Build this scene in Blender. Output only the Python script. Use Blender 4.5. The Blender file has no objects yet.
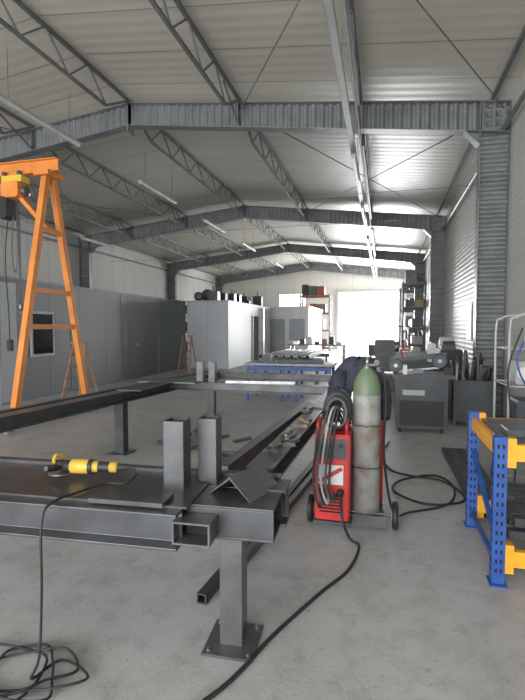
import bpy, math, random
from mathutils import Vector, Matrix
random.seed(7)
V=Vector
D=bpy.data
# ------------------------------------------------------------------ materials
def mat(name, c1, c2=None, rough=0.6, metal=0.0, scale=4.0, bump=0.0, bscale=None, emit=0.0, spec=0.5, lo=0.35, hi=0.65):
    m=D.materials.new(name); m.use_nodes=True
    nt=m.node_tree; b=nt.nodes['Principled BSDF']
    b.inputs['Roughness'].default_value=rough; b.inputs['Metallic'].default_value=metal
    b.inputs['Specular IOR Level'].default_value=spec
    c2=c2 or tuple(x*0.8 for x in c1)
    tc=nt.nodes.new('ShaderNodeTexCoord')
    n=nt.nodes.new('ShaderNodeTexNoise'); n.inputs['Scale'].default_value=scale; n.inputs['Detail'].default_value=6
    nt.links.new(tc.outputs['Object'],n.inputs['Vector'])
    r=nt.nodes.new('ShaderNodeValToRGB')
    r.color_ramp.elements[0].position=lo; r.color_ramp.elements[1].position=hi
    r.color_ramp.elements[0].color=(*c2,1); r.color_ramp.elements[1].color=(*c1,1)
    nt.links.new(n.outputs['Fac'],r.inputs['Fac']); nt.links.new(r.outputs['Color'],b.inputs['Base Color'])
    if bump:
        n2=nt.nodes.new('ShaderNodeTexNoise'); n2.inputs['Scale'].default_value=bscale or scale*8
        nt.links.new(tc.outputs['Object'],n2.inputs['Vector'])
        bp=nt.nodes.new('ShaderNodeBump'); bp.inputs['Strength'].default_value=bump; bp.inputs['Distance'].default_value=0.01
        nt.links.new(n2.outputs['Fac'],bp.inputs['Height']); nt.links.new(bp.outputs['Normal'],b.inputs['Normal'])
    if emit:
        b.inputs['Emission Color'].default_value=(1,1,1,1); b.inputs['Emission Strength'].default_value=emit
    return m

def ribbed(name, c, axis, period, rough=0.5, seam=1.0, seam_axis=None, depth=0.012, seamdark=0.75, var=0.93):
    """profiled sheet: fine ribs across one axis, panel joints across another"""
    m=mat(name,c,tuple(x*var for x in c),rough=rough,scale=0.6)
    nt=m.node_tree; b=nt.nodes['Principled BSDF']
    tc=nt.nodes.new('ShaderNodeTexCoord'); sp=nt.nodes.new('ShaderNodeSeparateXYZ')
    nt.links.new(tc.outputs['Object'],sp.inputs[0])
    def mth(op,a,bv=None):
        n=nt.nodes.new('ShaderNodeMath'); n.operation=op
        if hasattr(a,'links') : nt.links.new(a,n.inputs[0])
        else: n.inputs[0].default_value=a
        if bv is not None:
            if hasattr(bv,'links'): nt.links.new(bv,n.inputs[1])
            else: n.inputs[1].default_value=bv
        return n.outputs[0]
    s=mth('SINE',mth('MULTIPLY',sp.outputs[axis],2*math.pi/period))
    bp=nt.nodes.new('ShaderNodeBump'); bp.inputs['Strength'].default_value=0.5; bp.inputs['Distance'].default_value=depth
    nt.links.new(s,bp.inputs['Height']); nt.links.new(bp.outputs['Normal'],b.inputs['Normal'])
    fr=mth('FRACT',mth('DIVIDE',sp.outputs[seam_axis],seam))
    j=mth('LESS_THAN',fr,0.025/seam)
    mix=nt.nodes.new('ShaderNodeMix'); mix.data_type='RGBA'; mix.blend_type='MULTIPLY'
    src=b.inputs['Base Color'].links[0].from_socket
    nt.links.new(j,mix.inputs[0]); nt.links.new(src,mix.inputs[6]); mix.inputs[7].default_value=(seamdark,)*3+(1,)
    nt.links.new(mix.outputs[2],b.inputs['Base Color'])
    return m

M={}
M['roof']=ribbed('roof_panel',(0.58,0.56,0.49),1,0.25,rough=0.42,seam=1.05,seam_axis=1,seamdark=0.5,depth=0.003)
M['wall']=ribbed('wall_panel',(0.62,0.62,0.59),2,0.12,rough=0.5,seam=1.1,seam_axis=1,seamdark=0.6,depth=0.008)
M['wallb']=ribbed('wall_panel_back',(0.62,0.62,0.58),2,0.10,rough=0.5,seam=1.1,seam_axis=0,seamdark=0.7,depth=0.004)
M['cabin']=ribbed('cabin_panel',(0.145,0.16,0.18),1,0.05,rough=0.5,seam=1.15,seam_axis=1,depth=0.001,seamdark=0.5)
M['cabinl']=ribbed('cabin_panel_light',(0.36,0.39,0.42),1,0.05,rough=0.5,seam=1.2,seam_axis=1,depth=0.001,seamdark=0.6)
M['cabinw']=mat('cabin_white',(0.44,0.47,0.50),(0.40,0.43,0.46),rough=0.5,scale=1)
M['cabind']=mat('cabin_end',(0.20,0.21,0.23),rough=0.5,scale=1)
M['frame']=mat('galvanised_frame',(0.22,0.235,0.245),(0.17,0.182,0.19),rough=0.45,metal=0.3,scale=3)
M['purlin']=mat('purlin_steel',(0.18,0.185,0.19),(0.13,0.14,0.14),rough=0.5,metal=0.3,scale=3)
M['steel']=mat('mill_steel',(0.095,0.10,0.108),(0.06,0.063,0.068),rough=0.36,metal=0.6,scale=5,bump=0.06)
M['steel2']=mat('mill_steel_worn',(0.16,0.163,0.17),(0.095,0.098,0.103),rough=0.36,metal=0.6,scale=7,bump=0.06,lo=.3,hi=.7)
M['steel3']=mat('bright_steel',(0.45,0.45,0.46),(0.28,0.28,0.29),rough=0.3,metal=0.9,scale=12)
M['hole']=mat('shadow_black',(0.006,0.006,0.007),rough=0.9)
M['black']=mat('black_rubber',(0.018,0.018,0.02),(0.012,0.012,0.013),rough=0.55)
M['grey']=mat('machine_grey',(0.065,0.075,0.085),(0.045,0.052,0.06),rough=0.5)
M['lgrey']=mat('light_machine_grey',(0.40,0.42,0.42),(0.32,0.34,0.34),rough=0.5)
M['orange']=mat('crane_orange',(0.78,0.26,0.045),(0.62,0.19,0.03),rough=0.5,scale=3)
M['rorange']=mat('rack_orange',(0.88,0.40,0.02),(0.72,0.30,0.015),rough=0.45,scale=6)
M['blue']=mat('rack_blue',(0.02,0.09,0.36),(0.012,0.055,0.26),rough=0.45,scale=6)
M['yellow']=mat('tool_yellow',(0.72,0.50,0.05),(0.58,0.38,0.04),rough=0.45)
M['red']=mat('welder_red',(0.58,0.025,0.02),(0.45,0.016,0.014),rough=0.4,scale=5)
M['dred']=mat('dull_red',(0.22,0.06,0.04),rough=0.6)
M['white']=mat('white_paint',(0.75,0.75,0.75),(0.66,0.66,0.66),rough=0.45)
M['lamp']=mat('lamp_diffuser',(0.62,0.62,0.60),rough=0.5)
M['cyl']=mat('cylinder_grey',(0.27,0.285,0.27),(0.19,0.155,0.13),rough=0.5,scale=7,lo=0.36,hi=0.54,bump=0.1)
M['cylg']=mat('cylinder_green',(0.11,0.18,0.10),(0.13,0.15,0.09),rough=0.5,scale=9)
M['jacket']=mat('jacket_cloth',(0.030,0.036,0.055),(0.016,0.019,0.03),rough=0.9,scale=10,bump=0.3)
M['wood']=mat('pallet_wood',(0.36,0.24,0.13),(0.25,0.16,0.09),rough=0.8,scale=5)
M['card']=mat('cardboard',(0.42,0.30,0.19),(0.35,0.25,0.16),rough=0.85,scale=3)
M['glass']=mat('dark_glass',(0.02,0.022,0.025),rough=0.08)
M['ground']=mat('outside_paving',(0.8,0.8,0.78),(0.72,0.72,0.7),rough=0.9,scale=1)
M['dust']=mat('swarf',(0.10,0.09,0.08),(0.05,0.045,0.04),rough=0.9,scale=30)
M['ladder']=mat('ladder_brown',(0.38,0.17,0.08),rough=.6)

def concrete():
    m=mat('concrete_floor',(0.47,0.475,0.485),(0.39,0.395,0.405),rough=0.5,scale=0.7,lo=0.3,hi=0.7,bump=0.12,bscale=60,spec=0.35)
    nt=m.node_tree; b=nt.nodes['Principled BSDF']; tc=nt.nodes.new('ShaderNodeTexCoord')
    src=b.inputs['Base Color'].links[0].from_socket
    def layer(src,scale,rough,p0,p1,dark,fac):
        n=nt.nodes.new('ShaderNodeTexNoise'); n.inputs['Scale'].default_value=scale; n.inputs['Detail'].default_value=9; n.inputs['Roughness'].default_value=rough
        nt.links.new(tc.outputs['Object'],n.inputs['Vector'])
        r=nt.nodes.new('ShaderNodeValToRGB'); r.color_ramp.elements[0].position=p0; r.color_ramp.elements[1].position=p1
        r.color_ramp.elements[0].color=(*dark,1); r.color_ramp.elements[1].color=(1,1,1,1)
        nt.links.new(n.outputs['Fac'],r.inputs['Fac'])
        mx=nt.nodes.new('ShaderNodeMix'); mx.data_type='RGBA'; mx.blend_type='MULTIPLY'; mx.inputs[0].default_value=fac
        nt.links.new(src,mx.inputs[6]); nt.links.new(r.outputs['Color'],mx.inputs[7]); return mx.outputs[2]
    s=layer(src,5,.72,.30,.52,(.62,.61,.59),.7)
    s=layer(s,1.6,.75,.36,.50,(.72,.71,.69),.65)
    s=layer(s,38,.6,.30,.42,(.55,.53,.50),.6)
    vo=nt.nodes.new('ShaderNodeTexVoronoi'); vo.inputs['Scale'].default_value=5
    nt.links.new(tc.outputs['Object'],vo.inputs['Vector'])
    r2=nt.nodes.new('ShaderNodeValToRGB'); r2.color_ramp.elements[0].position=0.04; r2.color_ramp.elements[1].position=0.09
    r2.color_ramp.elements[0].color=(0.6,0.58,0.56,1); r2.color_ramp.elements[1].color=(1,1,1,1)
    nt.links.new(vo.outputs['Distance'],r2.inputs['Fac'])
    mx2=nt.nodes.new('ShaderNodeMix'); mx2.data_type='RGBA'; mx2.blend_type='MULTIPLY'; mx2.inputs[0].default_value=0.6
    nt.links.new(s,mx2.inputs[6]); nt.links.new(r2.outputs['Color'],mx2.inputs[7])
    nt.links.new(mx2.outputs[2],b.inputs['Base Color'])
    return m
M['floor']=concrete()

# ------------------------------------------------------------------ mesh builder
class B:
    def __init__(s,name): s.n=name; s.v=[]; s.f=[]; s.m=[]; s.s=[]; s.mats=[]
    def mi(s,k):
        if k not in s.mats: s.mats.append(k)
        return s.mats.index(k)
    def add(s,vs,fs,k,smooth=False):
        o=len(s.v); s.v+= [tuple(v) for v in vs]; i=s.mi(k)
        for f in fs: s.f.append([o+a for a in f]); s.m.append(i); s.s.append(smooth)
    def frame(s,p1,p2,up=(0,0,1)):
        p1=V(p1);p2=V(p2); d=(p2-p1).normalized(); u=V(up)
        if abs(d.dot(u.normalized()))>0.98: u=V((0,1,0))
        side=d.cross(u).normalized(); u2=side.cross(d).normalized()
        return p1,p2,d,side,u2
    def prof(s,p1,p2,poly,k,up=(0,0,1),smooth=False,cap=True):
        p1,p2,d,sd,u=s.frame(p1,p2,up); n=len(poly)
        vs=[p1+sd*a+u*b for a,b in poly]+[p2+sd*a+u*b for a,b in poly]
        fs=[[i,(i+1)%n,n+(i+1)%n,n+i] for i in range(n)]
        s.add(vs,fs,k,smooth)
        if cap: s.add(vs,[list(range(n))[::-1],list(range(n,2*n))],k)
    def beam(s,p1,p2,w,h,k,up=(0,0,1)):
        s.prof(p1,p2,[(-w/2,-h/2),(w/2,-h/2),(w/2,h/2),(-w/2,h/2)],k,up)
    def box(s,x0,x1,y0,y1,z0,z1,k):
        s.beam(((x0+x1)/2,y0,(z0+z1)/2),((x0+x1)/2,y1,(z0+z1)/2),x1-x0,z1-z0,k)
    def bbox(s,x0,x1,y0,y1,z0,z1,k,c=0.02):
        w=(x1-x0)/2;h=(z1-z0)/2
        s.prof(((x0+x1)/2,y0,(z0+z1)/2),((x0+x1)/2,y1,(z0+z1)/2),
          [(-w,-h+c),(-w+c,-h),(w-c,-h),(w,-h+c),(w,h-c),(w-c,h),(-w+c,h),(-w,h-c)],k)
    def ibeam(s,p1,p2,h,b,k,tf=.012,tw=.009,up=(0,0,1)):
        H=h/2;W=b/2;T=tw/2
        s.prof(p1,p2,[(-W,-H),(W,-H),(W,-H+tf),(T,-H+tf),(T,H-tf),(W,H-tf),(W,H),(-W,H),(-W,H-tf),(-T,H-tf),(-T,-H+tf),(-W,-H+tf)],k,up)
    def chan(s,p1,p2,h,b,k,t=.009,flip=1,up=(0,0,1)):
        H=h/2;
        P=[(0,-H),(b,-H),(b,-H+t),(t,-H+t),(t,H-t),(b,H-t),(b,H),(0,H)]
        P=[(a*flip,c) for a,c in P]
        s.prof(p1,p2,P,k,up)
    def rhs(s,p1,p2,w,h,k,t=.008,up=(0,0,1)):
        a,b,d,sd,u=s.frame(p1,p2,up)
        s.beam(a+u*(h/2-t/2),b+u*(h/2-t/2),w,t,k,up); s.beam(a-u*(h/2-t/2),b-u*(h/2-t/2),w,t,k,up)
        s.beam(a+sd*(w/2-t/2),b+sd*(w/2-t/2),t,h-2*t,k,up); s.beam(a-sd*(w/2-t/2),b-sd*(w/2-t/2),t,h-2*t,k,up)
    def lathe(s,p,d,pr,k,n=20,smooth=True):
        p=V(p); _,_,d,sd,u=s.frame(p,p+V(d))
        vs=[];fs=[]
        for t,r in pr:
            for i in range(n):
                a=2*math.pi*i/n; vs.append(p+d*t+(sd*math.cos(a)+u*math.sin(a))*r)
        for j in range(len(pr)-1):
            for i in range(n): fs.append([j*n+i,j*n+(i+1)%n,(j+1)*n+(i+1)%n,(j+1)*n+i])
        s.add(vs,fs,k,smooth)
        L=len(pr)-1
        s.add(vs[:n],[list(range(n))[::-1]],k); s.add(vs[L*n:],[list(range(n))],k)
    def tube(s,p1,p2,r,k,n=12):
        p1=V(p1);p2=V(p2); s.lathe(p1,p2-p1,[(0,r),((p2-p1).length,r)],k,n)
    def path(s,pts,r,k,n=8,sub=6,closed=False):
        P=[V(p) for p in pts]; Q=[]
        m=len(P)
        for i in range(m-1):
            a=P[max(i-1,0)];b=P[i];c=P[i+1];d=P[min(i+2,m-1)]
            for j in range(sub):
                t=j/sub
                Q.append(0.5*((2*b)+(c-a)*t+(2*a-5*b+4*c-d)*t*t+(-a+3*b-3*c+d)*t**3))
        Q.append(P[-1])
        vs=[];fs=[]; prev=None
        for i,q in enumerate(Q):
            t=(Q[min(i+1,len(Q)-1)]-Q[max(i-1,0)]).normalized()
            if prev is None:
                ref=V((0,0,1)) if abs(t.z)<.9 else V((1,0,0)); nrm=(ref-t*ref.dot(t)).normalized()
            else:
                nrm=(prev-t*prev.dot(t)).normalized()
            prev=nrm; bi=t.cross(nrm)
            for j in range(n):
                a=2*math.pi*j/n; vs.append(q+(nrm*math.cos(a)+bi*math.sin(a))*r)
        for i in range(len(Q)-1):
            for j in range(n): fs.append([i*n+j,i*n+(j+1)%n,(i+1)*n+(j+1)%n,(i+1)*n+j])
        s.add(vs,fs,k,True)
        s.add(vs[:n],[list(range(n))[::-1]],k); s.add(vs[-n:],[list(range(n))],k)
    def web(s,a0,a1,b0,b1,k,amp=.035,lam=.16,off=(0,1,0)):
        a0,a1,b0,b1=map(V,(a0,a1,b0,b1)); o=V(off); L=(a1-a0).length; n=max(8,int(L/lam*6))
        vs=[];fs=[]
        for i in range(n+1):
            t=i/n; w=o*(amp*math.sin(2*math.pi*t*L/lam)); vs+=[a0.lerp(a1,t)+w,b0.lerp(b1,t)+w]
        for i in range(n): fs.append([2*i,2*i+1,2*i+3,2*i+2])
        s.add(vs,fs,k,True)
    def done(s,bevel=0,xf=None):
        me=D.meshes.new(s.n); vs=s.v
        if xf is not None: vs=[tuple(xf@V(v)) for v in vs]
        me.from_pydata(vs,[],s.f)
        for k in s.mats: me.materials.append(M[k])
        me.polygons.foreach_set('material_index',s.m); me.polygons.foreach_set('use_smooth',s.s)
        me.update(); ob=D.objects.new(s.n,me); bpy.context.scene.collection.objects.link(ob)
        if bevel:
            md=ob.modifiers.new('bevel','BEVEL'); md.width=bevel; md.segments=2; md.limit_method='ANGLE'; md.angle_limit=math.radians(50)
        return ob

# ------------------------------------------------------------------ hall shell
XR=2.10; XL=-12.69; XA=-5.27; SL=0.115; ZA=6.35
Y0=-7.9; Y1=34.2
def zr(x): return ZA-SL*abs(x-XA)
b=B('floor'); b.box(XL-.2,XR+.2,Y0-.2,Y1+.2,-.2,0,'floor'); b.done()
b=B('ground_outside'); b.box(-60,60,Y1+.2,90,-.25,-.02,'ground'); b.box(-60,60,-60,Y0-.2,-.25,-.02,'ground'); b.done()
b=B('ceiling')
for x0,x1 in ((XL-.2,XA),(XA,XR+.2)):
    z0=zr(x0)+.13; z1=zr(x1)+.13
    vs=[(x0,Y0-.2,z0),(x1,Y0-.2,z1),(x1,Y1+.2,z1),(x0,Y1+.2,z0)]
    vs+= [(a,c,d+.12) for a,c,d in vs]
    b.add(vs,[[0,3,2,1],[4,5,6,7],[0,1,5,4],[1,2,6,5],[2,3,7,6],[3,0,4,7]],'roof')
b.done()
b=B('wall_right'); b.box(XR,XR+.15,Y0-.1,Y1+.1,0,zr(XR)+.14,'wall'); b.done()
b=B('wall_left'); b.box(XL-.15,XL,Y0-.1,Y1+.1,0,zr(XL)+.14,'wall'); b.done()
def gable(b,y0,y1,zb):
    pts=[(XL,zb),(XR,zb),(XR,zr(XR)+.12),(XA,ZA+.12),(XL,zr(XL)+.12)]
    b.add([(x,y0,z) for x,z in pts]+[(x,y1,z) for x,z in pts],[[0,1,2,3,4],[9,8,7,6,5],[0,5,6,1],[1,6,7,2],[2,7,8,3],[3,8,9,4],[4,9,5,0]],'wallb')
b=B('wall_back'); ya,yb=Y1,Y1+.15
b.box(XL,-7.7,ya,yb,0,4.9,'wallb'); b.box(-7.7,-5.6,ya,yb,0,2.9,'wallb'); b.box(-7.7,-5.6,ya,yb,4.2,4.9,'wallb'); b.box(-5.6,-3.2,ya,yb,0,4.9,'wallb')
b.box(1.2,XR,ya,yb,0,4.9,'wallb'); b.box(-3.2,1.2,ya,yb,4.2,4.9,'wallb'); gable(b,ya,yb,4.9); b.done()
b=B('wall_front'); ya,yb=Y0-.15,Y0
b.box(XL,-10.5,ya,yb,0,4.9,'wallb'); b.box(.8,XR,ya,yb,0,4.9,'wallb'); gable(b,ya,yb,4.9); b.done()
b=B('window_1')
for x in (-7.7,-5.66): b.box(x,x+.06,Y1-.03,Y1+.1,2.9,4.2,'lgrey')
for z in (2.9,4.14): b.box(-7.7,-5.6,Y1-.035,Y1+.09,z,z+.06,'lgrey')
b.done()
b=B('door_1')
b.box(-3.35,-3.2,Y1-.14,Y1-.01,0,4.2,'lgrey'); b.box(1.2,1.35,Y1-.14,Y1-.01,0,4.2,'lgrey'); b.box(-3.35,1.35,Y1-.14,Y1-.01,4.2,4.35,'lgrey')
b.done()

# ------------------------------------------------------------------ portal frames with corrugated webs
FY=[-7.6,.6,9.0,17.4,25.8,34.0]
def portal(y):
    b=B('portal_frame'); xc=[(XR-.02,XR-.5),(XL+.02,XL+.5)]
    fw=.22
    for xo,xi in xc:
        b.beam((xo,y,0),(xo,y,zr(xo)),fw,.014,'frame',up=(1,0,0))
        b.beam((xi,y,0),(xi,y,zr(xi)),fw,.014,'frame',up=(1,0,0))
        b.web((xo,y,0.02),(xo,y,zr(xo)-.02),(xi,y,.02),(xi,y,zr(xo)-.02),'frame')
        b.box(min(xo,xi)-.03 if xo>0 else XL,max(xo,xi)+.03 if xo<0 else XR,y-.15,y+.15,0,.02,'frame')
    for xo,xi in xc:
        dpt=.52
        a0=V((XA,y,ZA)); a1=V((xo,y,zr(xo))); b0=V((XA,y,ZA-.46)); b1=V((xo,y,zr(xo)-dpt))
        b.web(a0,a1,b0,b1,'frame')
        b.beam(a0-V((0,0,.007)),a1-V((0,0,.007)),fw,.014,'frame'); b.beam(b0,b1,fw,.014,'frame')
        for t in (.0,.33,.66,.94):
            p=a0.lerp(a1,t); q=b0.lerp(b1,t); b.beam(p,q,.02,fw-.02,'frame',up=(0,1,0))
        q0=b0.lerp(b1,.90); q1=V((xi,y,zr(xi)-.75))
        b.beam(q0,q1,fw,.014,'frame')
        b.add([q0,V((xi,y,zr(xi)-.5)),q1],[[0,1,2]],'frame')
    b.box(XA-.01,XA+.01,y-.13,y+.13,ZA-.6,ZA,'frame')
    b.done()
for y in FY: portal(y)

PX=[-12.3,-10.1,-7.7,-5.27,-2.82,-.45,1.80]
b=B('roof_purlin_trusses')
for k in range(len(FY)-1):
    ya,yb=FY[k],FY[k+1]; L=yb-ya
    for x in PX:
        zt=zr(x)+.06; dep=.48
        b.beam((x,ya,zt),(x,yb,zt),.055,.06,'purlin')
        if x in (PX[0],PX[-1]): continue
        n=6; ys=[ya+.9+(L-1.8)*i/n for i in range(n+1)]
        zb=zt-dep
        b.beam((x,ys[0],zb),(x,ys[-1],zb),.05,.05,'purlin')
        b.beam((x,ya+.1,zt-.03),(x,ys[0],zb),.045,.045,'purlin'); b.beam((x,yb-.1,zt-.03),(x,ys[-1],zb),.045,.045,'purlin')
        for i in range(n):
            ym=(ys[i]+ys[i+1])/2
            b.beam((x,ys[i],zb),(x,ym,zt),.028,.028,'purlin'); b.beam((x,ym,zt),(x,ys[i+1],zb),.028,.028,'purlin')
b.done()
b=B('roof_bracing_rods')
def rod(p,q,r=.012): b.tube(p,q,r,'purlin',6)
for k in (1,2,4):
    ya,yb=FY[k],FY[k+1]
    for x0,x1 in ((-2.8,2.0),(-12.4,-7.7)):
        rod((x0,ya,zr(x0)-.1),(x1,yb,zr(x1)-.1)); rod((x1,ya,zr(x1)-.1),(x0,yb,zr(x0)-.1))
for y in FY[1:5]:
    for x in (-10.1,-7.7,-2.82,-.45):
        for s in (-1,1):
            b.beam((x,y,zr(x)-.48),(x,y+s*1.0,zr(x)-.05),.03,.03,'purlin')
for y in (11.2,14.2,19.5):
    rod((XL+.1,y,4.75),(XR-.05,y,4.75),.007)
b.done()
b=B('eave_strut')
b.tube((XR-.12,Y0+.05,5.05),(XR-.12,Y1-.05,5.05),.04,'frame'); b.tube((XL+.12,Y0+.05,5.05),(XL+.12,Y1-.05,5.05),.04,'frame'); b.done()

b=B('cable_tray')
x=-.62; z=5.12
b.box(x-.05,x+.05,1.5,33.5,z,z+.012,'lgrey'); b.box(x-.055,x-.045,1.5,33.5,z,z+.06,'lgrey'); b.box(x+.045,x+.055,1.5,33.5,z,z+.06,'lgrey')
b.tube((x+.16,1.5,z+.05),(x+.16,33.5,z+.05),.018,'lgrey',8)
for i in range(14):
    y=2.2+i*2.35; b.beam((x,y,z),(x,y,zr(x)+.08),.012,.012,'purlin')
b.done()
def striplight(x,y,z,l=2.2):
    b=B('strip_light')
    b.box(x-.05,x+.05,y,y+l,z,z+.05,'lgrey'); b.prof((x,y+.02,z),(x,y+l-.02,z),[(-.045,0),(-.03,-.04),(.03,-.04),(.045,0)],'lamp')
    for yy in (y+.3,y+l-.3): b.beam((x,yy,z+.05),(x,yy,zr(x)+.12),.01,.01,'purlin')
    b.done()
for y in (6.4,11.1,15.6,20.2,26.8): striplight(-6.25,y,5.45)
for y in (9.6,13.6,18.4,26.5): striplight(-.62,y,5.06,1.6)
for y in (6.4,15.0): striplight(-10.9,y,4.95)

# ------------------------------------------------------------------ cabins
b=B('office_cabin')
x0,x1,y0,y1=-12.1,-7.6,7.75,16.95
b.box(x0,x1,y0,y1,.0,2.6,'cabin')
b.box(x0-.03,x1+.03,y0-.03,y1,2.6,2.66,'cabind')
for y in (y0,10.0,12.3,14.65,y1-.04): b.box(x1,x1+.015,y,y+.04,0,2.6,'cabind')
b.box(x1,x1+.02,y0+.03,8.2,.05,2.55,'cabinl')
b.box(x1,x1+.03,8.6,9.35,.95,1.98,'lgrey'); b.box(x1+.03,x1+.036,8.66,9.29,1.01,1.92,'glass')
b.box(x1,x1+.02,12.4,13.3,.02,2.1,'cabin'); b.box(x1+.02,x1+.05,13.15,13.22,1.0,1.12,'steel3')
b.done()
b=B('storage_cabin')
x0,x1,y0,y1=-7.55,-5.85,17.0,23.9
b.box(x0,x1,y0,y1,0,2.6,'cabinw'); b.box(x1,x1+.02,y0,y1,0,2.6,'cabinl'); b.box(x0-.03,x1+.04,y0-.02,y1,2.6,2.68,'lgrey')
for x in (x0+.0,x0+.85,x1-.03): b.box(x,x+.03,y0-.012,y0,0,2.6,'lgrey')
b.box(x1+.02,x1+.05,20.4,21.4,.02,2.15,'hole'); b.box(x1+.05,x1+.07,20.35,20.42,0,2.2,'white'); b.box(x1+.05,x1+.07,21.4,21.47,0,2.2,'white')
b.done()
b=B('white_site_cabin')
x0,x1,y0,y1=-6.4,-3.95,25.0,30.6
b.box(x0,x1,y0,y1,.05,2.65,'white'); b.box(x0-.05,x1+.05,y0-.05,y1+.05,2.65,2.8,'white')
b.box(x0+.3,x0+1.15,y0-.02,y0,.05,2.1,'lgrey'); b.box(x0+.38,x0+1.07,y0-.03,y0-.02,1.1,1.95,'cabinl')
b.box(x0+1.4,x1-.2,y0-.02,y0,1.0,2.1,'cabinl'); b.box(x0+1.35,x1-.15,y0-.03,y0-.01,.93,1.0,'lgrey')
b.box(x1,x1+.02,y0+.6,y0+2.0,1.0,2.1,'glass'); b.box(x1,x1+.02,y0+3,y0+3.9,.05,2.1,'lgrey')
for x in (x0+.1,x1-.1):
    for y in (y0+.1,y1-.1): b.box(x-.08,x+.08,y-.08,y+.08,0,.05,'black')
b.done()
b=B('stored_machine_parts')
random.seed(3)
for i in range(14):
    x=-7.4+random.random()*1.0; y=17.2+i*.45; h=.22+random.random()*.35; w=.13+random.random()*.14
    k=random.choice(['black','grey','grey','steel','steel'])
    if i%2==0: b.lathe((x,y,2.68+w),(0,1,0),[(0,w*.6),(.02,w),(.15,w),(.17,w*.6)],k,14)
    else:
        b.bbox(x,x+w*2,y,y+.3,2.68,2.68+h,k,.02); b.tube((x+w,y+.1,2.68+h),(x+w,y+.1,2.68+h+.2),.03,'steel',8)
b.done()

# ------------------------------------------------------------------ gantry crane
b=B('gantry_crane')
def aframe(x,s):
    ap=V((x,6.6,4.12))
    for yy in (5.72,7.48):
        b.beam(ap+V((0,(yy-6.6)*.08,0)),(x,yy,.25),.10,.10,'orange',up=(1,0,0))
    def at(z,sgn): t=(4.12-z)/3.87; return V((x,6.6+sgn*(.07+.81*t),z))
    for z in (2.2,1.62): b.beam(at(z,-1),at(z,1),.08,.08,'orange')
    b.beam((x,5.5,.22),(x,7.68,.22),.12,.12,'orange')
    b.box(x-.14,x+.14,6.4,6.8,4.08,4.16,'orange')
    b.beam((x,6.6,3.2),(x+s*.9,6.6,4.15),.07,.07,'orange',up=(0,1,0)); b.beam(at(3.2,-1),at(3.2,1),.08,.08,'orange')
    for yy in (5.62,7.56):
        b.box(x-.06,x+.06,yy-.05,yy+.05,.13,.17,'steel2')
        for dx in (-.045,.035): b.box(x+dx,x+dx+.01,yy-.04,yy+.04,.06,.16,'steel2')
        b.lathe((x-.03,yy,.09),(1,0,0),[(0,.05),(.004,.09),(.056,.09),(.06,.05)],'lgrey',18)
aframe(-5.38,-1); aframe(-9.3,1)
b.ibeam((-9.7,6.6,4.28),(-5.2,6.6,4.28),.22,.12,'orange',tf=.016,tw=.012)
b.box(-6.25,-5.85,6.5,6.7,4.04,4.15,'yellow')
for xx in (-6.2,-5.9):
    for yy in (6.52,6.68): b.lathe((xx,yy,4.19),(0,1,0),[(-.02,.04),(.02,.04)],'steel2',12)
b.bbox(-6.22,-5.88,6.45,6.75,3.78,4.04,'orange',.04); b.lathe((-6.3,6.6,3.9),(1,0,0),[(0,.06),(.02,.09),(.48,.09),(.5,.05)],'steel2',14)
b.bbox(-6.32,-6.12,6.45,6.7,3.45,3.8,'black',.03)
z=3.78; i=0
while z>2.0:
    a=.014 if i%2 else 0; c=0 if i%2 else .014
    b.path([(-6.0-a,6.6-c,z),(-6.0-a*1.2,6.6-c*1.2,z-.03),(-6.0,6.6,z-.06),(-6.0+a*1.2,6.6+c*1.2,z-.03),(-6.0+a,6.6+c,z)],.009,'steel',5,2)
    z-=.05; i+=1
b.lathe((-6.0,6.6,2.02),(0,0,-1),[(0,.02),(.02,.05),(.1,.05),(.12,.02)],'steel2',12)
b.path([(-6,6.6,1.9),(-6.0,6.6,1.84),(-5.95,6.6,1.8),(-5.96,6.6,1.73),(-6.02,6.6,1.71),(-6.06,6.6,1.76)],.013,'steel2',8)
b.path([(-6.22,6.6,3.5),(-6.3,6.6,2.8),(-6.28,6.62,1.9),(-6.25,6.6,1.4)],.012,'black',6); b.bbox(-6.29,-6.21,6.57,6.64,1.2,1.4,'black',.02)
b.path([(-6.12,6.6,3.5),(-6.16,6.6,2.9),(-6.1,6.6,2.55),(-6.04,6.6,2.9),(-6.05,6.6,3.78)],.012,'steel',6)
b.done(bevel=.004)

# ------------------------------------------------------------------ foreground welding bench made of heavy sections
b=B('steel_beam_workbench')
TOP=.80
b.ibeam((-4.6,.10,TOP-.09),(0,.10,TOP-.09),.18,.18,'steel',tf=.014,tw=.01)
b.rhs((-4.6,-.12,TOP-.075),(-.02,-.12,TOP-.075),.24,.15,'steel',t=.011)
b.ibeam((-4.6,-.30,TOP-.08),(-.42,-.30,TOP-.08),.16,.15,'steel',tf=.012)
b.box(-4.6,-.40,-.30,.02,TOP,TOP+.008,'steel')
b.box(-4.6,-.06,.17,.22,TOP-.02,TOP+.018,'steel')
b.rhs((-.36,-.36,TOP-.085),(-.36,-.245,TOP-.085),.17,.10,'steel2'); b.box(-.44,-.28,-.26,-.25,TOP-.13,TOP-.04,'hole')
b.box(-.86,-.50,-.33,-.20,TOP+.008,TOP+.028,'steel')
b.box(-.40,-.1,-.10,.14,TOP-.20,TOP-.15,'steel')
for x in (-.27,-3.6):
    b.rhs((x,.02,.015),(x,.02,TOP-.15),.115,.115,'steel2'); b.box(x-.13,x+.13,-.12,.15,0,.014,'steel2')
    for dx in (-.1,.1):
        for dy in (-.09,.12): b.tube((x+dx,dy,.014),(x+dx,dy,.026),.012,'steel3',6)
X=Matrix.Translation((-.45,2.17,0))@Matrix.Rotation(math.radians(3.5),4,'Z')
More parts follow.
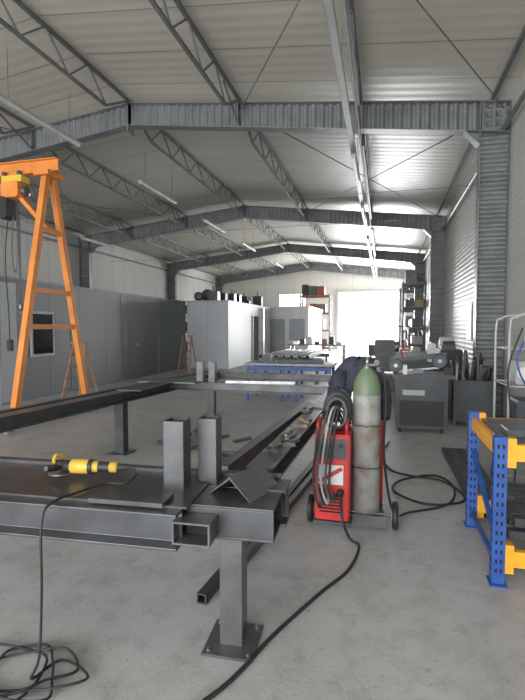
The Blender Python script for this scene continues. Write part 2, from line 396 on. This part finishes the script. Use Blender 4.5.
b.rhs((-.54,-.05,TOP+.008),(-.54,-.05,TOP+.345),.105,.105,'steel',t=.007); b.rhs((-.415,.09,TOP),(-.415,.09,TOP+.335),.10,.10,'steel',t=.007)
ob=b.done(bevel=.0025,xf=X)
b=B('angle_iron_offcut')
b.prof((-.25,-.13,TOP+.001),(-.15,.12,TOP+.001),[(-.12,0),(-.112,0),(0,.085),(.112,0),(.12,0),(.0,.098)],'steel2')
b.box(-.13,.0,-.02,.10,TOP+.001,TOP+.012,'steel')
b.done(bevel=.001,xf=X)
b=B('angle_grinder')
p=V((-1.58,2.05,.876)); d=V((.96,.24,-.02)).normalized()
b.lathe(p+V((0,0,0)),d,[(0,.025),(.01,.036),(.09,.038),(.12,.03),(.16,.026),(.24,.029),(.25,.02)],'yellow',16)
b.lathe(p+d*.1,d,[(0,.0385),(.02,.0385)],'black',16); b.lathe(p+d*.15,d,[(0,.028),(.02,.0275),(.05,.0275),(.06,.029)],'black',16)
b.lathe(p+d*.25,d,[(0,.022),(.04,.016),(.07,.008)],'black',12)
b.lathe(p-d*.0,-d,[(0,.03),(.05,.032),(.075,.022)],'black',14)
b.lathe(p-d*.05+V((0,0,.03)),(0,0,-1),[(0,.02),(.02,.026),(.06,.022)],'black',12)
b.lathe(p-d*.05+V((0,0,-.032)),(0,0,-1),[(0,.062),(.004,.0625),(.006,.06)],'steel3',24)
b.path([p-d*.06+V((.0,.05,.03)),p-d*.07+V((.0,.0,.055)),p-d*.06+V((0,-.04,.03))],.01,'yellow',8)
b.lathe(p-d*.04+V((0,-.03,0)),(.1,-1,.25),[(0,.01),(.02,.017),(.1,.017),(.11,.012)],'black',12)
e=p+d*.32
pts=[e,e+V((.05,-.03,-.02)),e+V((.02,-.10,-.05)),(-1.34,2.0,.821),(-1.40,1.84,.820),(-1.42,1.74,.822),(-1.425,1.655,.77),(-1.43,1.65,.45),(-1.46,1.66,.14),(-1.52,1.68,.013)]
cx,cy=-1.60,1.70
for i in range(26):
    a=1.0-i*.75; r=.20+.06*math.sin(i*1.7); pts.append((cx+r*1.2*math.cos(a)+.03*math.sin(i),cy+r*.7*math.sin(a),.012+.009*(i%3)))
pts.append((-1.5,1.55,.012)); pts.append((-1.8,1.4,.012))
b.path(pts,.0065,'black',6,5)
b.done()

# ------------------------------------------------------------------ long welded frame behind
b=B('welded_steel_frame')
T=.80
b.ibeam((-.68,2.52,T-.06),(-.60,6.25,T-.06),.12,.16,'steel2',tf=.012,tw=.01)
b.chan((-.86,2.52,T-.06),(-.74,4.9,T-.06),.12,.07,'steel2',flip=-1)
b.box(-.80,-.5,4.55,4.95,T,T+.01,'steel')
b.ibeam((-3.42,2.9,T-.07),(-2.95,8.1,T-.07),.14,.18,'steel2',tf=.014)
b.chan((-3.58,2.9,T-.07),(-3.14,8.0,T-.07),.14,.08,'steel',flip=-1)
b.box(-3.5,-2.6,6.1,6.7,T,T+.014,'steel2'); b.box(-3.3,-2.95,5.2,6.2,T,T+.012,'steel')
b.ibeam((-3.3,6.35,T-.06),(-.5,6.35,T-.06),.12,.16,'steel',tf=.012)
b.ibeam((-3.1,7.9,T-.06),(-.55,7.9,T-.06),.12,.14,'steel',tf=.012)
b.ibeam((-.60,6.25,T-.06),(-.57,8.0,T-.06),.12,.12,'steel')
b.rhs((-3.5,3.0,T-.08),(-5.2,2.9,T-.08),.12,.14,'steel2')
for x,y in ((-.62,4.82),(-3.22,5.18),(-3.02,7.88),(-.58,7.88),(-3.4,3.0),(-5.0,2.92)):
    b.rhs((x,y,.012),(x,y,T-.12),.12,.12,'steel'); b.box(x-.13,x+.13,y-.13,y+.13,0,.012,'steel2')
for x,y in ((-2.62,6.38),(-2.44,6.4)): b.rhs((x,y,T),(x,y,T+.3),.1,.1,'steel')
b.beam((-2.2,6.3,T+.02),(-1.2,6.42,T+.02),.05,.04,'steel3')
b.done(bevel=.002)
b=B('clamps_and_offcuts')
random.seed(5)
for i in range(16):
    y=2.8+random.random()*1.7; x=-.73+random.random()*.12; a=random.random()*3; l=.04+random.random()*.08
    b.beam((x-l*math.cos(a)*.5,y-l*math.sin(a),T+.012),(x+l*math.cos(a)*.5,y+l*math.sin(a),T+.012),.03,.022,random.choice(['steel3','steel2','steel','steel2','wood']))
b.done()
b=B('steel_tube_on_floor'); b.rhs((-1.0,2.42,.03),(-.74,5.4,.03),.06,.06,'steel'); b.rhs((-.90,2.9,.03),(-.66,5.2,.03),.05,.06,'steel2'); b.done(bevel=.002)
b=B('steel_offcut_pile')
for i in range(14):
    x=-2.85+random.random()*1.0; y=5.2+random.random()*1.3; a=random.random()*3; l=.1+random.random()*.18
    b.beam((x-l*math.cos(a),y-l*math.sin(a),.02+.002*i),(x+l*math.cos(a),y+l*math.sin(a),.02+.002*i),.06,.04,random.choice(['steel','steel2','dust','steel2']))
b.done()

b=B('blue_workbench')
x0,x1,y0,y1=-2.95,-1.0,9.7,10.5
b.box(x0,x1,y0,y1,.78,.83,'steel2')
for x in (x0+.05,x0+.85,x0+1.15,x1-.08):
    for y in (y0+.05,y1-.05): b.beam((x,y,0),(x,y,.78),.06,.06,'blue')
for y in (y0+.05,y1-.05): b.beam((x0+.05,y,.25),(x1-.08,y,.25),.04,.05,'blue'); b.beam((x0+.05,y,.72),(x1-.08,y,.72),.04,.08,'blue')
b.bbox(-2.6,-2.4,9.85,10.1,.83,.98,'grey'); b.beam((-2.3,9.9,.86),(-1.3,10.1,.86),.08,.05,'steel'); b.bbox(-1.5,-1.25,9.9,10.15,.83,.93,'grey')
b.done(bevel=.003)

# ------------------------------------------------------------------ welder, gas cylinder, trolley
b=B('mig_welder')
x0,x1,y0,y1=-.50,-.235,3.50,4.05
b.bbox(x0,x1,y0+.03,y1,.11,.78,'red',.012)
b.box(x0+.01,x1-.01,y0+.005,y0+.03,.12,.77,'red')
b.box(x0+.02,x1-.02,y0-.002,y0+.006,.60,.755,'grey')
for xx,zz in ((-.44,.70),(-.37,.70),(-.30,.70),(-.40,.64)): b.lathe((xx,y0-.002,zz),(0,-1,0),[(0,.016),(.015,.014)],'black',12)
b.box(-.47,-.28,y0-.003,y0+.006,.40,.55,'white'); b.beam((-.46,y0-.006,.42),(-.29,y0-.006,.53),.006,.03,'red')
for i in range(6): b.box(-.46,-.28,y0-.001,y0+.006,.18+i*.025,.19+i*.025,'hole')
for xx in (-.44,-.30): b.lathe((xx,y0,.345),(0,-1,0),[(0,.028),(.02,.028),(.022,.018),(.05,.016)],'black',14)
for xx in (-.48,-.26):
    b.path([(xx,y0+.05,.78),(xx,y0+.05,.86),(xx,y0+.2,.88),(xx,y0+.35,.86),(xx,y0+.35,.78)],.013,'red',8)
for i in range(8): b.box(x0-.003,x0,y0+.12,y0+.45,.25+i*.03,.262+i*.03,'hole')
b.box(-.51,-.22,3.50,4.10,.075,.11,'steel'); b.box(-.24,.045,3.68,4.10,.03,.06,'steel'); b.box(-.24,.045,3.66,3.675,.03,.12,'steel2')
b.tube((-.56,3.74,.11),(.12,3.74,.11),.012,'steel2')
for xx in (-.585,.085): b.lathe((xx,3.74,.11),(1,0,0),[(0,.07),(.008,.11),(.042,.11),(.05,.07)],'black',28); b.lathe((xx-.004,3.74,.11),(1,0,0),[(0,.05),(.058,.05)],'lgrey',16)
for xx in (-.44,.0): 
    b.lathe((xx-.015,4.07,.04),(1,0,0),[(0,.025),(.004,.04),(.026,.04),(.03,.025)],'black',16)
b.path([(-.24,4.06,.08),(-.24,4.06,.8),(-.2,4.08,1.0)],.014,'red',8); b.path([(.0,4.06,.05),(.0,4.06,.8),(-.02,4.08,1.0)],.014,'red',8)
b.tube((-.2,4.08,1.0),(-.02,4.08,1.0),.014,'red')
kk=['black','grey','lgrey','grey','black']
for i in range(5):
    o=.03*i
    b.path([(-.44+o*.9,y0-.05,.345),(-.45+o,y0-.10,.25+o*.6),(-.50+o,y0-.07,.45),(-.47+o,y0+.0,.80),(-.43+o,y0+.12,.95+o*.4),(-.37+o,y0+.3,.9),(-.33+o*.5,y0+.4,.79)],.009,kk[i],8)
for i in range(5):
    r=.10+.012*i; cx=-.345; cz=.93
    b.path([(cx+r*.75*math.cos(t*math.pi/6),3.62+.035*i+.01*math.sin(t),cz+r*1.15*math.sin(t*math.pi/6)) for t in range(13)],.013,'black' if i%2 else 'grey',8,3)
b.path([(-.30,y0-.05,.345),(-.27,y0-.16,.2),(-.22,y0-.12,.05),(-.15,3.34,.012),(-.20,3.0,.011),(-.34,2.70,.011),(-.53,2.25,.011),(-.62,1.97,.011),(-.72,1.76,.011),(-.95,1.45,.011),(-1.3,1.2,.011)],.0105,'black',8)
b.done()
b=B('gas_cylinder')
c=V((-.12,3.81,.062))
b.lathe(c,(0,0,1),[(0,.10),(.02,.112),(1.0,.112)],'cyl',32)
b.lathe(c+V((0,0,1.0)),(0,0,1),[(0,.1122),(.07,.109),(.13,.095),(.18,.07),(.205,.045),(.215,.04)],'cylg',32)
c=c+V((0,0,.14))
b.lathe(c+V((0,0,1.06)),(0,0,1),[(0,.035),(.03,.035),(.05,.015),(.09,.015),(.10,.022),(.11,.022)],'steel3',16)
b.tube(c+V((0,0,1.10)),c+V((.07,-.03,1.10)),.012,'steel3',10)
for dx,dz in ((.07,.02),(.09,-.03)): b.lathe(c+V((dx,-.04,1.10+dz)),(.3,-1,0),[(0,.022),(.02,.022)],'steel3',16)
for z in (.62,.28):
    b.path([c+V((.119*math.cos(t*math.pi/8),.119*math.sin(t*math.pi/8),z+.004*math.sin(t*3))) for t in range(17)],.006,'steel2',6,3)
b.path([c+V((.07,-.03,1.10)),c+V((.13,-.06,1.03)),c+V((.15,-.02,.8)),c+V((.14,.06,.35)),(.10,3.95,.06),(.25,4.1,.012),(.60,4.39,.012),(.70,4.9,.012),(.55,5.2,.012),(.2,4.95,.012),(.12,4.6,.012),(.4,4.3,.02),(.75,4.5,.02),(.62,5.0,.02),(.3,5.1,.02),(.1,5.3,.012),(0,5.9,.012),(.1,6.6,.012)],.011,'black',8)
b.done()
b=B('work_jacket')
n=72;m=22;vs=[];fs=[]
cx,cy=-.19,3.95
for j in range(m+1):
    t=j/m
    for i in range(n):
        a=2*math.pi*i/n
        left=max(0,-math.cos(a)); rgt=max(0,math.cos(a))
        L=.22+.26*left**1.5+.06*math.sin(3*a+1)+.16*rgt
        if math.sin(a)<-.2 and math.cos(a)>-.3: L*=.6
        R=(.03+.14*min(1,t*1.9)**.7)*(1+.25*left+.15*rgt)+.022*t*math.sin(9*a+2*t)+.012*t*math.sin(17*a)
        z=1.345-.05*min(1,t*2)-L*max(0,t-.12)**1.15+.014*math.sin(5*a+7*t)
        vs.append((cx+R*1.12*math.cos(a),cy+R*.68*math.sin(a),z))
for j in range(m):
    for i in range(n): fs.append([j*n+i,j*n+(i+1)%n,(j+1)*n+(i+1)%n,(j+1)*n+i])
b.add(vs,fs,'jacket',True); b.add(vs[:n],[list(range(n))],'jacket',True)
def sleeve(pts,rs):
    for q in range(len(pts)-1):
        p=V(pts[q]);w=V(pts[q+1]); b.lathe(p,w-p,[(0,rs[q]),((w-p).length*.5,(rs[q]+rs[q+1])/2*1.12),((w-p).length,rs[q+1])],'jacket',14)
sleeve([(-.33,3.88,1.22),(-.37,3.80,1.10),(-.385,3.76,.98),(-.38,3.74,.84)],[.05,.055,.05,.04])
sleeve([(-.04,3.95,1.22),(.01,3.93,1.10),(.03,3.95,.98),(.025,3.97,.84)],[.04,.045,.04,.034])
ob=b.done(); sd=ob.modifiers.new('thick','SOLIDIFY'); sd.thickness=.008

# ------------------------------------------------------------------ pallet rack on the right
b=B('pallet_rack_shelf')
def upright(x):
    for y in (3.10,3.97):
        b.rhs((x,y,.01),(x,y,.93),.075,.065,'blue',t=.006); b.box(x-.05,x+.05,y-.06,y+.06,0,.01,'blue')
        for i in range(14):
            z=.08+i*.06; b.box(x-.039,x-.0374,y-.012,y+.012,z,z+.025,'hole'); b.box(x-.02,x-.008,y-.034,y-.0325,z,z+.025,'hole'); b.box(x+.008,x+.02,y-.034,y-.0325,z,z+.025,'hole')
    b.beam((x,3.13,.25),(x,3.94,.62),.03,.03,'blue'); b.beam((x,3.13,.12),(x,3.94,.12),.03,.03,'blue')
    b.beam((x,3.13,.84),(x,3.94,.84),.035,.09,'rorange')
upright(.71); upright(2.02)
for y in (3.10,3.97):
    for z in (.835,.17):
        b.box(.75,1.98,y-.022,y+.022,z-.05,z+.05,'rorange')
        for xx in (.752,1.93): b.box(xx-.012,xx+.045,y-.03,y+.03,z-.09,z+.09,'rorange')
b.box(.76,1.97,3.12,3.95,.875,.887,'steel2')
b.done(bevel=.002)
b=B('steel_tube_stack')
random.seed(2)
for r in range(3):
    for i in range(9):
        y=3.2+i*.085; z=.25+.06*r
        b.rhs((.80+random.random()*.12,y,z+.0),(1.95,y,z),.07,.055,random.choice(['steel','steel2','steel2']),t=.005)
b.done(bevel=.0015)
b=B('long_tube_bundle')
for i in range(6):
    b.rhs((.80+.055*i,4.15,.03),(.78+.055*i,6.3,.03),.05,.05,random.choice(['steel','steel2']),t=.005)
b.done()
b=B('grinding_discs_box'); b.bbox(1.05,1.35,3.35,3.65,.888,1.0,'yellow'); b.lathe((1.2,3.5,1.0),(0,0,1),[(0,.06),(.03,.06)],'black',20); b.bbox(.80,1.0,3.3,3.5,.888,.93,'steel2',.005); b.done()

b=B('tubular_trolley')
x0,x1,y0,y1=1.15,1.72,4.75,5.3
for y in (y0,y1):
    b.path([(x0,y,.14),(x0,y,1.0),(x0,y,1.62),(x0+.05,y,1.70),(x0+.15,y,1.73),(x1-.15,y,1.73),(x1-.05,y,1.70),(x1,y,1.62),(x1,y,1.0),(x1,y,.14)],.012,'lgrey',8)
for z in (.2,.62,1.05,1.4):
    for y in (y0,y1): b.tube((x0,y,z),(x1,y,z),.008,'lgrey',8)
    for x in (x0,x1): b.tube((x,y0,z),(x,y1,z),.008,'lgrey',8)
for z in (.2,.62,1.05):
    for i in range(1,11): b.tube((x0+i*.05,y0,z),(x0+i*.05,y1,z),.004,'lgrey',6)
for x in (x0,x1):
    for y in (y0,y1): b.lathe((x-.015,y,.065),(1,0,0),[(0,.05),(.004,.065),(.026,.065),(.03,.05)],'black',16); b.box(x-.02,x+.02,y-.02,y+.02,.12,.15,'steel3')
b.bbox(x0+.08,x0+.4,y0+.1,y0+.4,1.06,1.28,'lgrey'); b.bbox(x0+.1,x0+.5,y0+.1,y0+.45,.63,.9,'grey'); b.bbox(x0+.3,x0+.56,y0+.05,y0+.3,1.06,1.16,'grey')
b.lathe((x0+.15,y0+.1,1.17),(0,-1,0),[(0,.06),(.02,.06)],'white',18)
for i in range(4):
    r=.13+.02*i; b.path([(x0+.3+r*math.cos(t*math.pi/6),y0-.03-.012*i,1.5+r*1.1*math.sin(t*math.pi/6)) for t in range(13)],.008,'lgrey' if i%2 else 'grey',6,3)
b.path([(x0+.1,y0-.02,1.6),(x0-.02,y0-.05,1.2),(x0+.03,y0-.04,.7),(x0+.05,y0-.1,.3),(x0+.02,y0-.1,.012)],.008,'black',6)
b.path([(x0+.2,y0-.03,1.65),(x0+.05,y0-.06,1.3),(x0+.2,y0-.05,1.0),(x0+.35,y0-.05,1.25),(x0+.3,y0-.03,1.6)],.009,'blue',6)
b.done()
# ------------------------------------------------------------------ bandsaw machine
b=B('metal_bandsaw')
b.bbox(.20,.95,7.0,7.5,.08,.84,'grey',.02)
for xx in (.27,.88):
    for yy in (7.06,7.44): b.lathe((xx-.02,yy,.04),(1,0,0),[(0,.03),(.005,.04),(.035,.04),(.04,.03)],'black',12)
b.box(.26,.90,6.992,7.0,.12,.5,'black'); b.box(.30,.62,6.988,6.9925,.58,.66,'lgrey')
b.bbox(.15,1.05,6.95,7.55,.84,.90,'grey',.01)
b.beam((.12,7.25,1.09),(.95,7.25,1.19),.06,.07,'grey')
for cx,cz in ((.2,1.01),(.85,1.09)):
    b.lathe((cx,7.2,cz),(0,1,0),[(0,.10),(.02,.11),(.09,.11),(.11,.10)],'grey',24); b.lathe((cx,7.19,cz),(0,1,0),[(0,.03),(.02,.03)],'steel3',12)
b.beam((.2,7.25,.92),(.85,7.25,.985),.008,.03,'steel3'); b.bbox(.45,.62,7.12,7.3,.90,.96,'steel2'); b.bbox(.68,.8,7.3,7.45,1.07,1.36,'lgrey'); b.path([(.3,7.2,1.14),(.28,7.1,1.27),(.4,7.05,1.32)],.012,'red',8)
b.path([(1.0,7.3,.9),(1.04,7.3,1.1),(.9,7.28,1.2)],.012,'black',8); b.beam((-.2,7.25,.88),(.3,7.25,.88),.2,.03,'steel2')
b.beam((-.16,7.25,0),(-.16,7.25,.86),.05,.05,'grey')
b.bbox(.3,.36,6.96,7.06,.90,1.04,'white',.01); b.bbox(.9,1.02,7.0,7.15,.90,1.0,'black',.01)
b.done(bevel=.004,xf=Matrix.Translation((0.0,.30,0)))
b=B('workshop_lathe')
b.bbox(-.2,1.4,12.0,12.6,.0,.75,'grey'); b.bbox(-.3,1.5,11.9,12.7,.75,.85,'grey'); b.bbox(-.2,.3,12.0,12.5,.85,1.3,'grey',.04); b.lathe((.3,12.25,1.12),(1,0,0),[(0,.14),(.1,.14),(.11,.1)],'steel3',20)
b.beam((.3,12.25,.93),(1.4,12.25,.93),.3,.14,'steel2'); b.bbox(1.15,1.38,12.1,12.4,1.0,1.25,'grey'); b.bbox(.7,.9,12.0,12.5,.98,1.12,'steel2'); b.path([(.3,12.0,1.35),(.25,11.95,1.6),(.6,11.95,1.65)],.015,'black',6)
b.done(bevel=.005)
b=B('scrap_metal_bin')
random.seed(9)
x0,x1,y0,y1=1.1,1.75,8.0,8.7
for xx in (x0,x1-.02): b.box(xx,xx+.02,y0,y1,.1,.75,'grey')
for yy in (y0,y1-.02): b.box(x0,x1,yy,yy+.02,.1,.75,'grey')
b.box(x0,x1,y0,y1,.08,.1,'grey')
for xx in (x0+.03,x1-.07):
    for yy in (y0+.03,y1-.07): b.box(xx,xx+.05,yy,yy+.05,0,.08,'grey')
for i in range(34):
    p=V((x0+.08+random.random()*.5,y0+.08+random.random()*.54,.3)); q=p+V(((random.random()-.5)*.35,(random.random()-.5)*.35,.5+random.random()*.45))
    q.x=min(q.x,1.74)
    b.beam(p,q,.03,.03,random.choice(['steel','steel2','steel3','steel','black']))
b.done()
b=B('tool_cabinet')
b.bbox(1.15,1.58,10.1,10.9,.0,1.15,'black',.01)
for i in range(5): b.box(1.14,1.15,10.14,10.86,.08+i*.21,.26+i*.21,'grey'); b.box(1.125,1.14,10.3,10.7,.2+i*.21,.22+i*.21,'steel3')
for i in range(6): b.bbox(1.17+.05*(i%2),1.45,10.12+.12*i,10.22+.12*i,1.15,1.25+.08*(i%3),['grey','black','lgrey','steel','black','grey'][i])
b.done()
def rack(x0,x1,y0,y1,h,levels,cu,cb,seed,name='storage_rack'):
    random.seed(seed); b=B(name)
    for x in (x0,x1):
        for y in (y0,y1): b.beam((x,y,0),(x,y,h),.09,.09,cu)
        for z in [h*.2,h*.5,h*.8]: b.beam((x,y0,z),(x,y1,z+.3),.04,.04,cu)
    for i in range(levels):
        z=.25+i*(h-.4)/(levels-1) if levels>1 else .3
        for y in (y0,y1): b.beam((x0,y,z),(x1,y,z),.05,.1,cb)
        b.box(x0,x1,y0,y1,z+.05,z+.07,'wood')
        x=x0+.1
        while x<x1-.35:
            w=.25+random.random()*.35; hh=.2+random.random()*max(.1,min(.55,(h-.4)/(levels)-.25))
            w=min(w,x1-.06-x)
            b.bbox(x,x+w,y0+.1,y1-.1,z+.07,z+.07+hh,random.choice(['card','grey','black','grey','lgrey','dred','steel']),.015); x+=w+.05
    b.done()
rack(.95,1.98,24.0,25.2,3.9,4,'grey','grey',4)
rack(.95,1.98,28.0,29.2,3.9,4,'grey','grey',14)
rack(-5.5,-3.5,31.2,32.2,3.9,4,'grey','dred',6)
rack(-8.6,-6.7,31.6,32.6,2.6,3,'blue','rorange',8)
rack(-10.9,-8.2,24.0,25.0,2.6,3,'blue','rorange',21)
rack(1.0,1.55,19.0,21.5,1.7,3,'grey','grey',11,'parts_shelf')
b=B('assembly_table')
x0,x1,y0,y1=-4.2,-1.6,20.5,21.6
b.box(x0,x1,y0,y1,.8,.86,'steel')
for x in (x0+.1,x1-.1):
    for y in (y0+.1,y1-.1): b.beam((x,y,0),(x,y,.8),.08,.08,'steel')
for i in range(7): b.bbox(x0+.2+i*.33,x0+.42+i*.33,y0+.3,y0+.6,.86,.98+.12*(i%3),random.choice(['white','grey','card','black','steel3']))
b.done()
def pallet(x,y,boxes,seed):
    random.seed(seed); b=B('loaded_pallet')
    for i in range(3): b.box(x+.0+i*.55,x+.1+i*.55,y,y+.8,0,.1,'wood')
    for i in range(6): b.box(x,x+1.2,y+i*.145,y+.1+i*.145,.1,.125,'wood')
    for i in range(boxes):
        xx=x+.05+(i%3)*.38; zz=.125+(i//3)*.42
        b.bbox(xx,xx+.34,y+.1,y+.7,zz,zz+.38+.04*random.random() if i>=boxes-3 else zz+.41,random.choice(['card','grey','steel','lgrey','black']),.015)
    b.done()
pallet(-.6,18.5,4,2); pallet(.1,15.5,6,5)
b=B('steel_profile_trestle')
for y in (13.0,15.2):
    b.beam((-3.4,y,.7),(-1.7,y,.7),.08,.1,'grey')
    for x in (-3.3,-1.8):
        b.beam((x,y-.25,0),(x,y,.68),.05,.05,'grey'); b.beam((x,y+.25,0),(x,y,.68),.05,.05,'grey')
for i in range(7): b.rhs((-3.3+.22*i,12.4,.8),(-3.3+.22*i,16.3,.8),.1,.1,'steel2' if i%2 else 'steel')
b.done()
b=B('welding_jig_post')
b.rhs((-3.75,14.2,.02),(-3.75,14.2,2.2),.16,.12,'steel'); b.box(-3.95,-3.55,14.0,14.4,0,.02,'steel'); b.box(-3.84,-3.66,14.1,14.3,2.2,2.22,'steel')
b.done()
def ladder(x,y,h,k):
    b=B('step_ladder')
    for s in (-1,1):
        b.beam((x+s*.22,y-.35,0),(x+s*.15,y,h),.03,.06,k,up=(0,1,0)); b.beam((x+s*.22,y+.35,0),(x+s*.15,y,h),.03,.05,k,up=(0,1,0))
    for i in range(1,5):
        t=i/5; b.box(x-.22+.06*t,x+.22-.06*t,y-.35+.35*t-.05,y-.35+.35*t+.05,h*t-.012,h*t+.012,'grey')
    b.box(x-.18,x+.18,y-.1,y+.12,h,h+.03,k); b.beam((x-.19,y-.14,h*.6),(x-.19,y+.14,h*.6),.02,.02,'lgrey')
    b.done()
ladder(-6.55,8.9,1.25,'ladder'); ladder(-6.75,15.2,1.3,'ladder')
b=B('electrical_cabinet'); b.bbox(1.93,XR-.005,11.2,11.8,1.3,2.2,'lgrey'); b.tube((2.05,11.5,2.2),(2.05,11.5,5.0),.02,'lgrey'); b.box(1.915,1.93,11.25,11.75,1.35,2.15,'white'); b.done()

# ------------------------------------------------------------------ lights
w=D.worlds.new('World'); bpy.context.scene.world=w; w.use_nodes=True
bg=w.node_tree.nodes['Background']; bg.inputs[0].default_value=(0.95,0.97,1,1); bg.inputs[1].default_value=4.5
def area(name,loc,rot,sx,sy,e,col=(1,1,1)):
    l=D.lights.new(name,'AREA'); l.shape='RECTANGLE'; l.size=sx; l.size_y=sy; l.energy=e; l.color=col
    o=D.objects.new(name,l); o.location=loc; o.rotation_euler=rot; bpy.context.scene.collection.objects.link(o); return o
area('daylight_front_gate',(-4.9,Y0+.1,2.4),(math.radians(90),0,0),11,4.6,1300,(1,.99,.965))
area('daylight_back_gate',(-1.0,Y1-.2,2.2),(math.radians(-90),0,0),4.2,4.0,2300,(.97,.98,1))

# ------------------------------------------------------------------ camera
cd=D.cameras.new('camera'); cam=D.objects.new('camera',cd); bpy.context.scene.collection.objects.link(cam)
cam.location=(0,0,1.6); cam.rotation_euler=(math.radians(90-2.74),0,math.radians(14.67))
cd.sensor_fit='VERTICAL'; cd.sensor_height=36; cd.sensor_width=27; cd.lens=460/700*36; cd.clip_end=300
bpy.context.scene.camera=cam
vs=bpy.context.scene.view_settings
vs.view_transform='Standard'; vs.look='None'; vs.exposure=0.1; vs.gamma=1.08
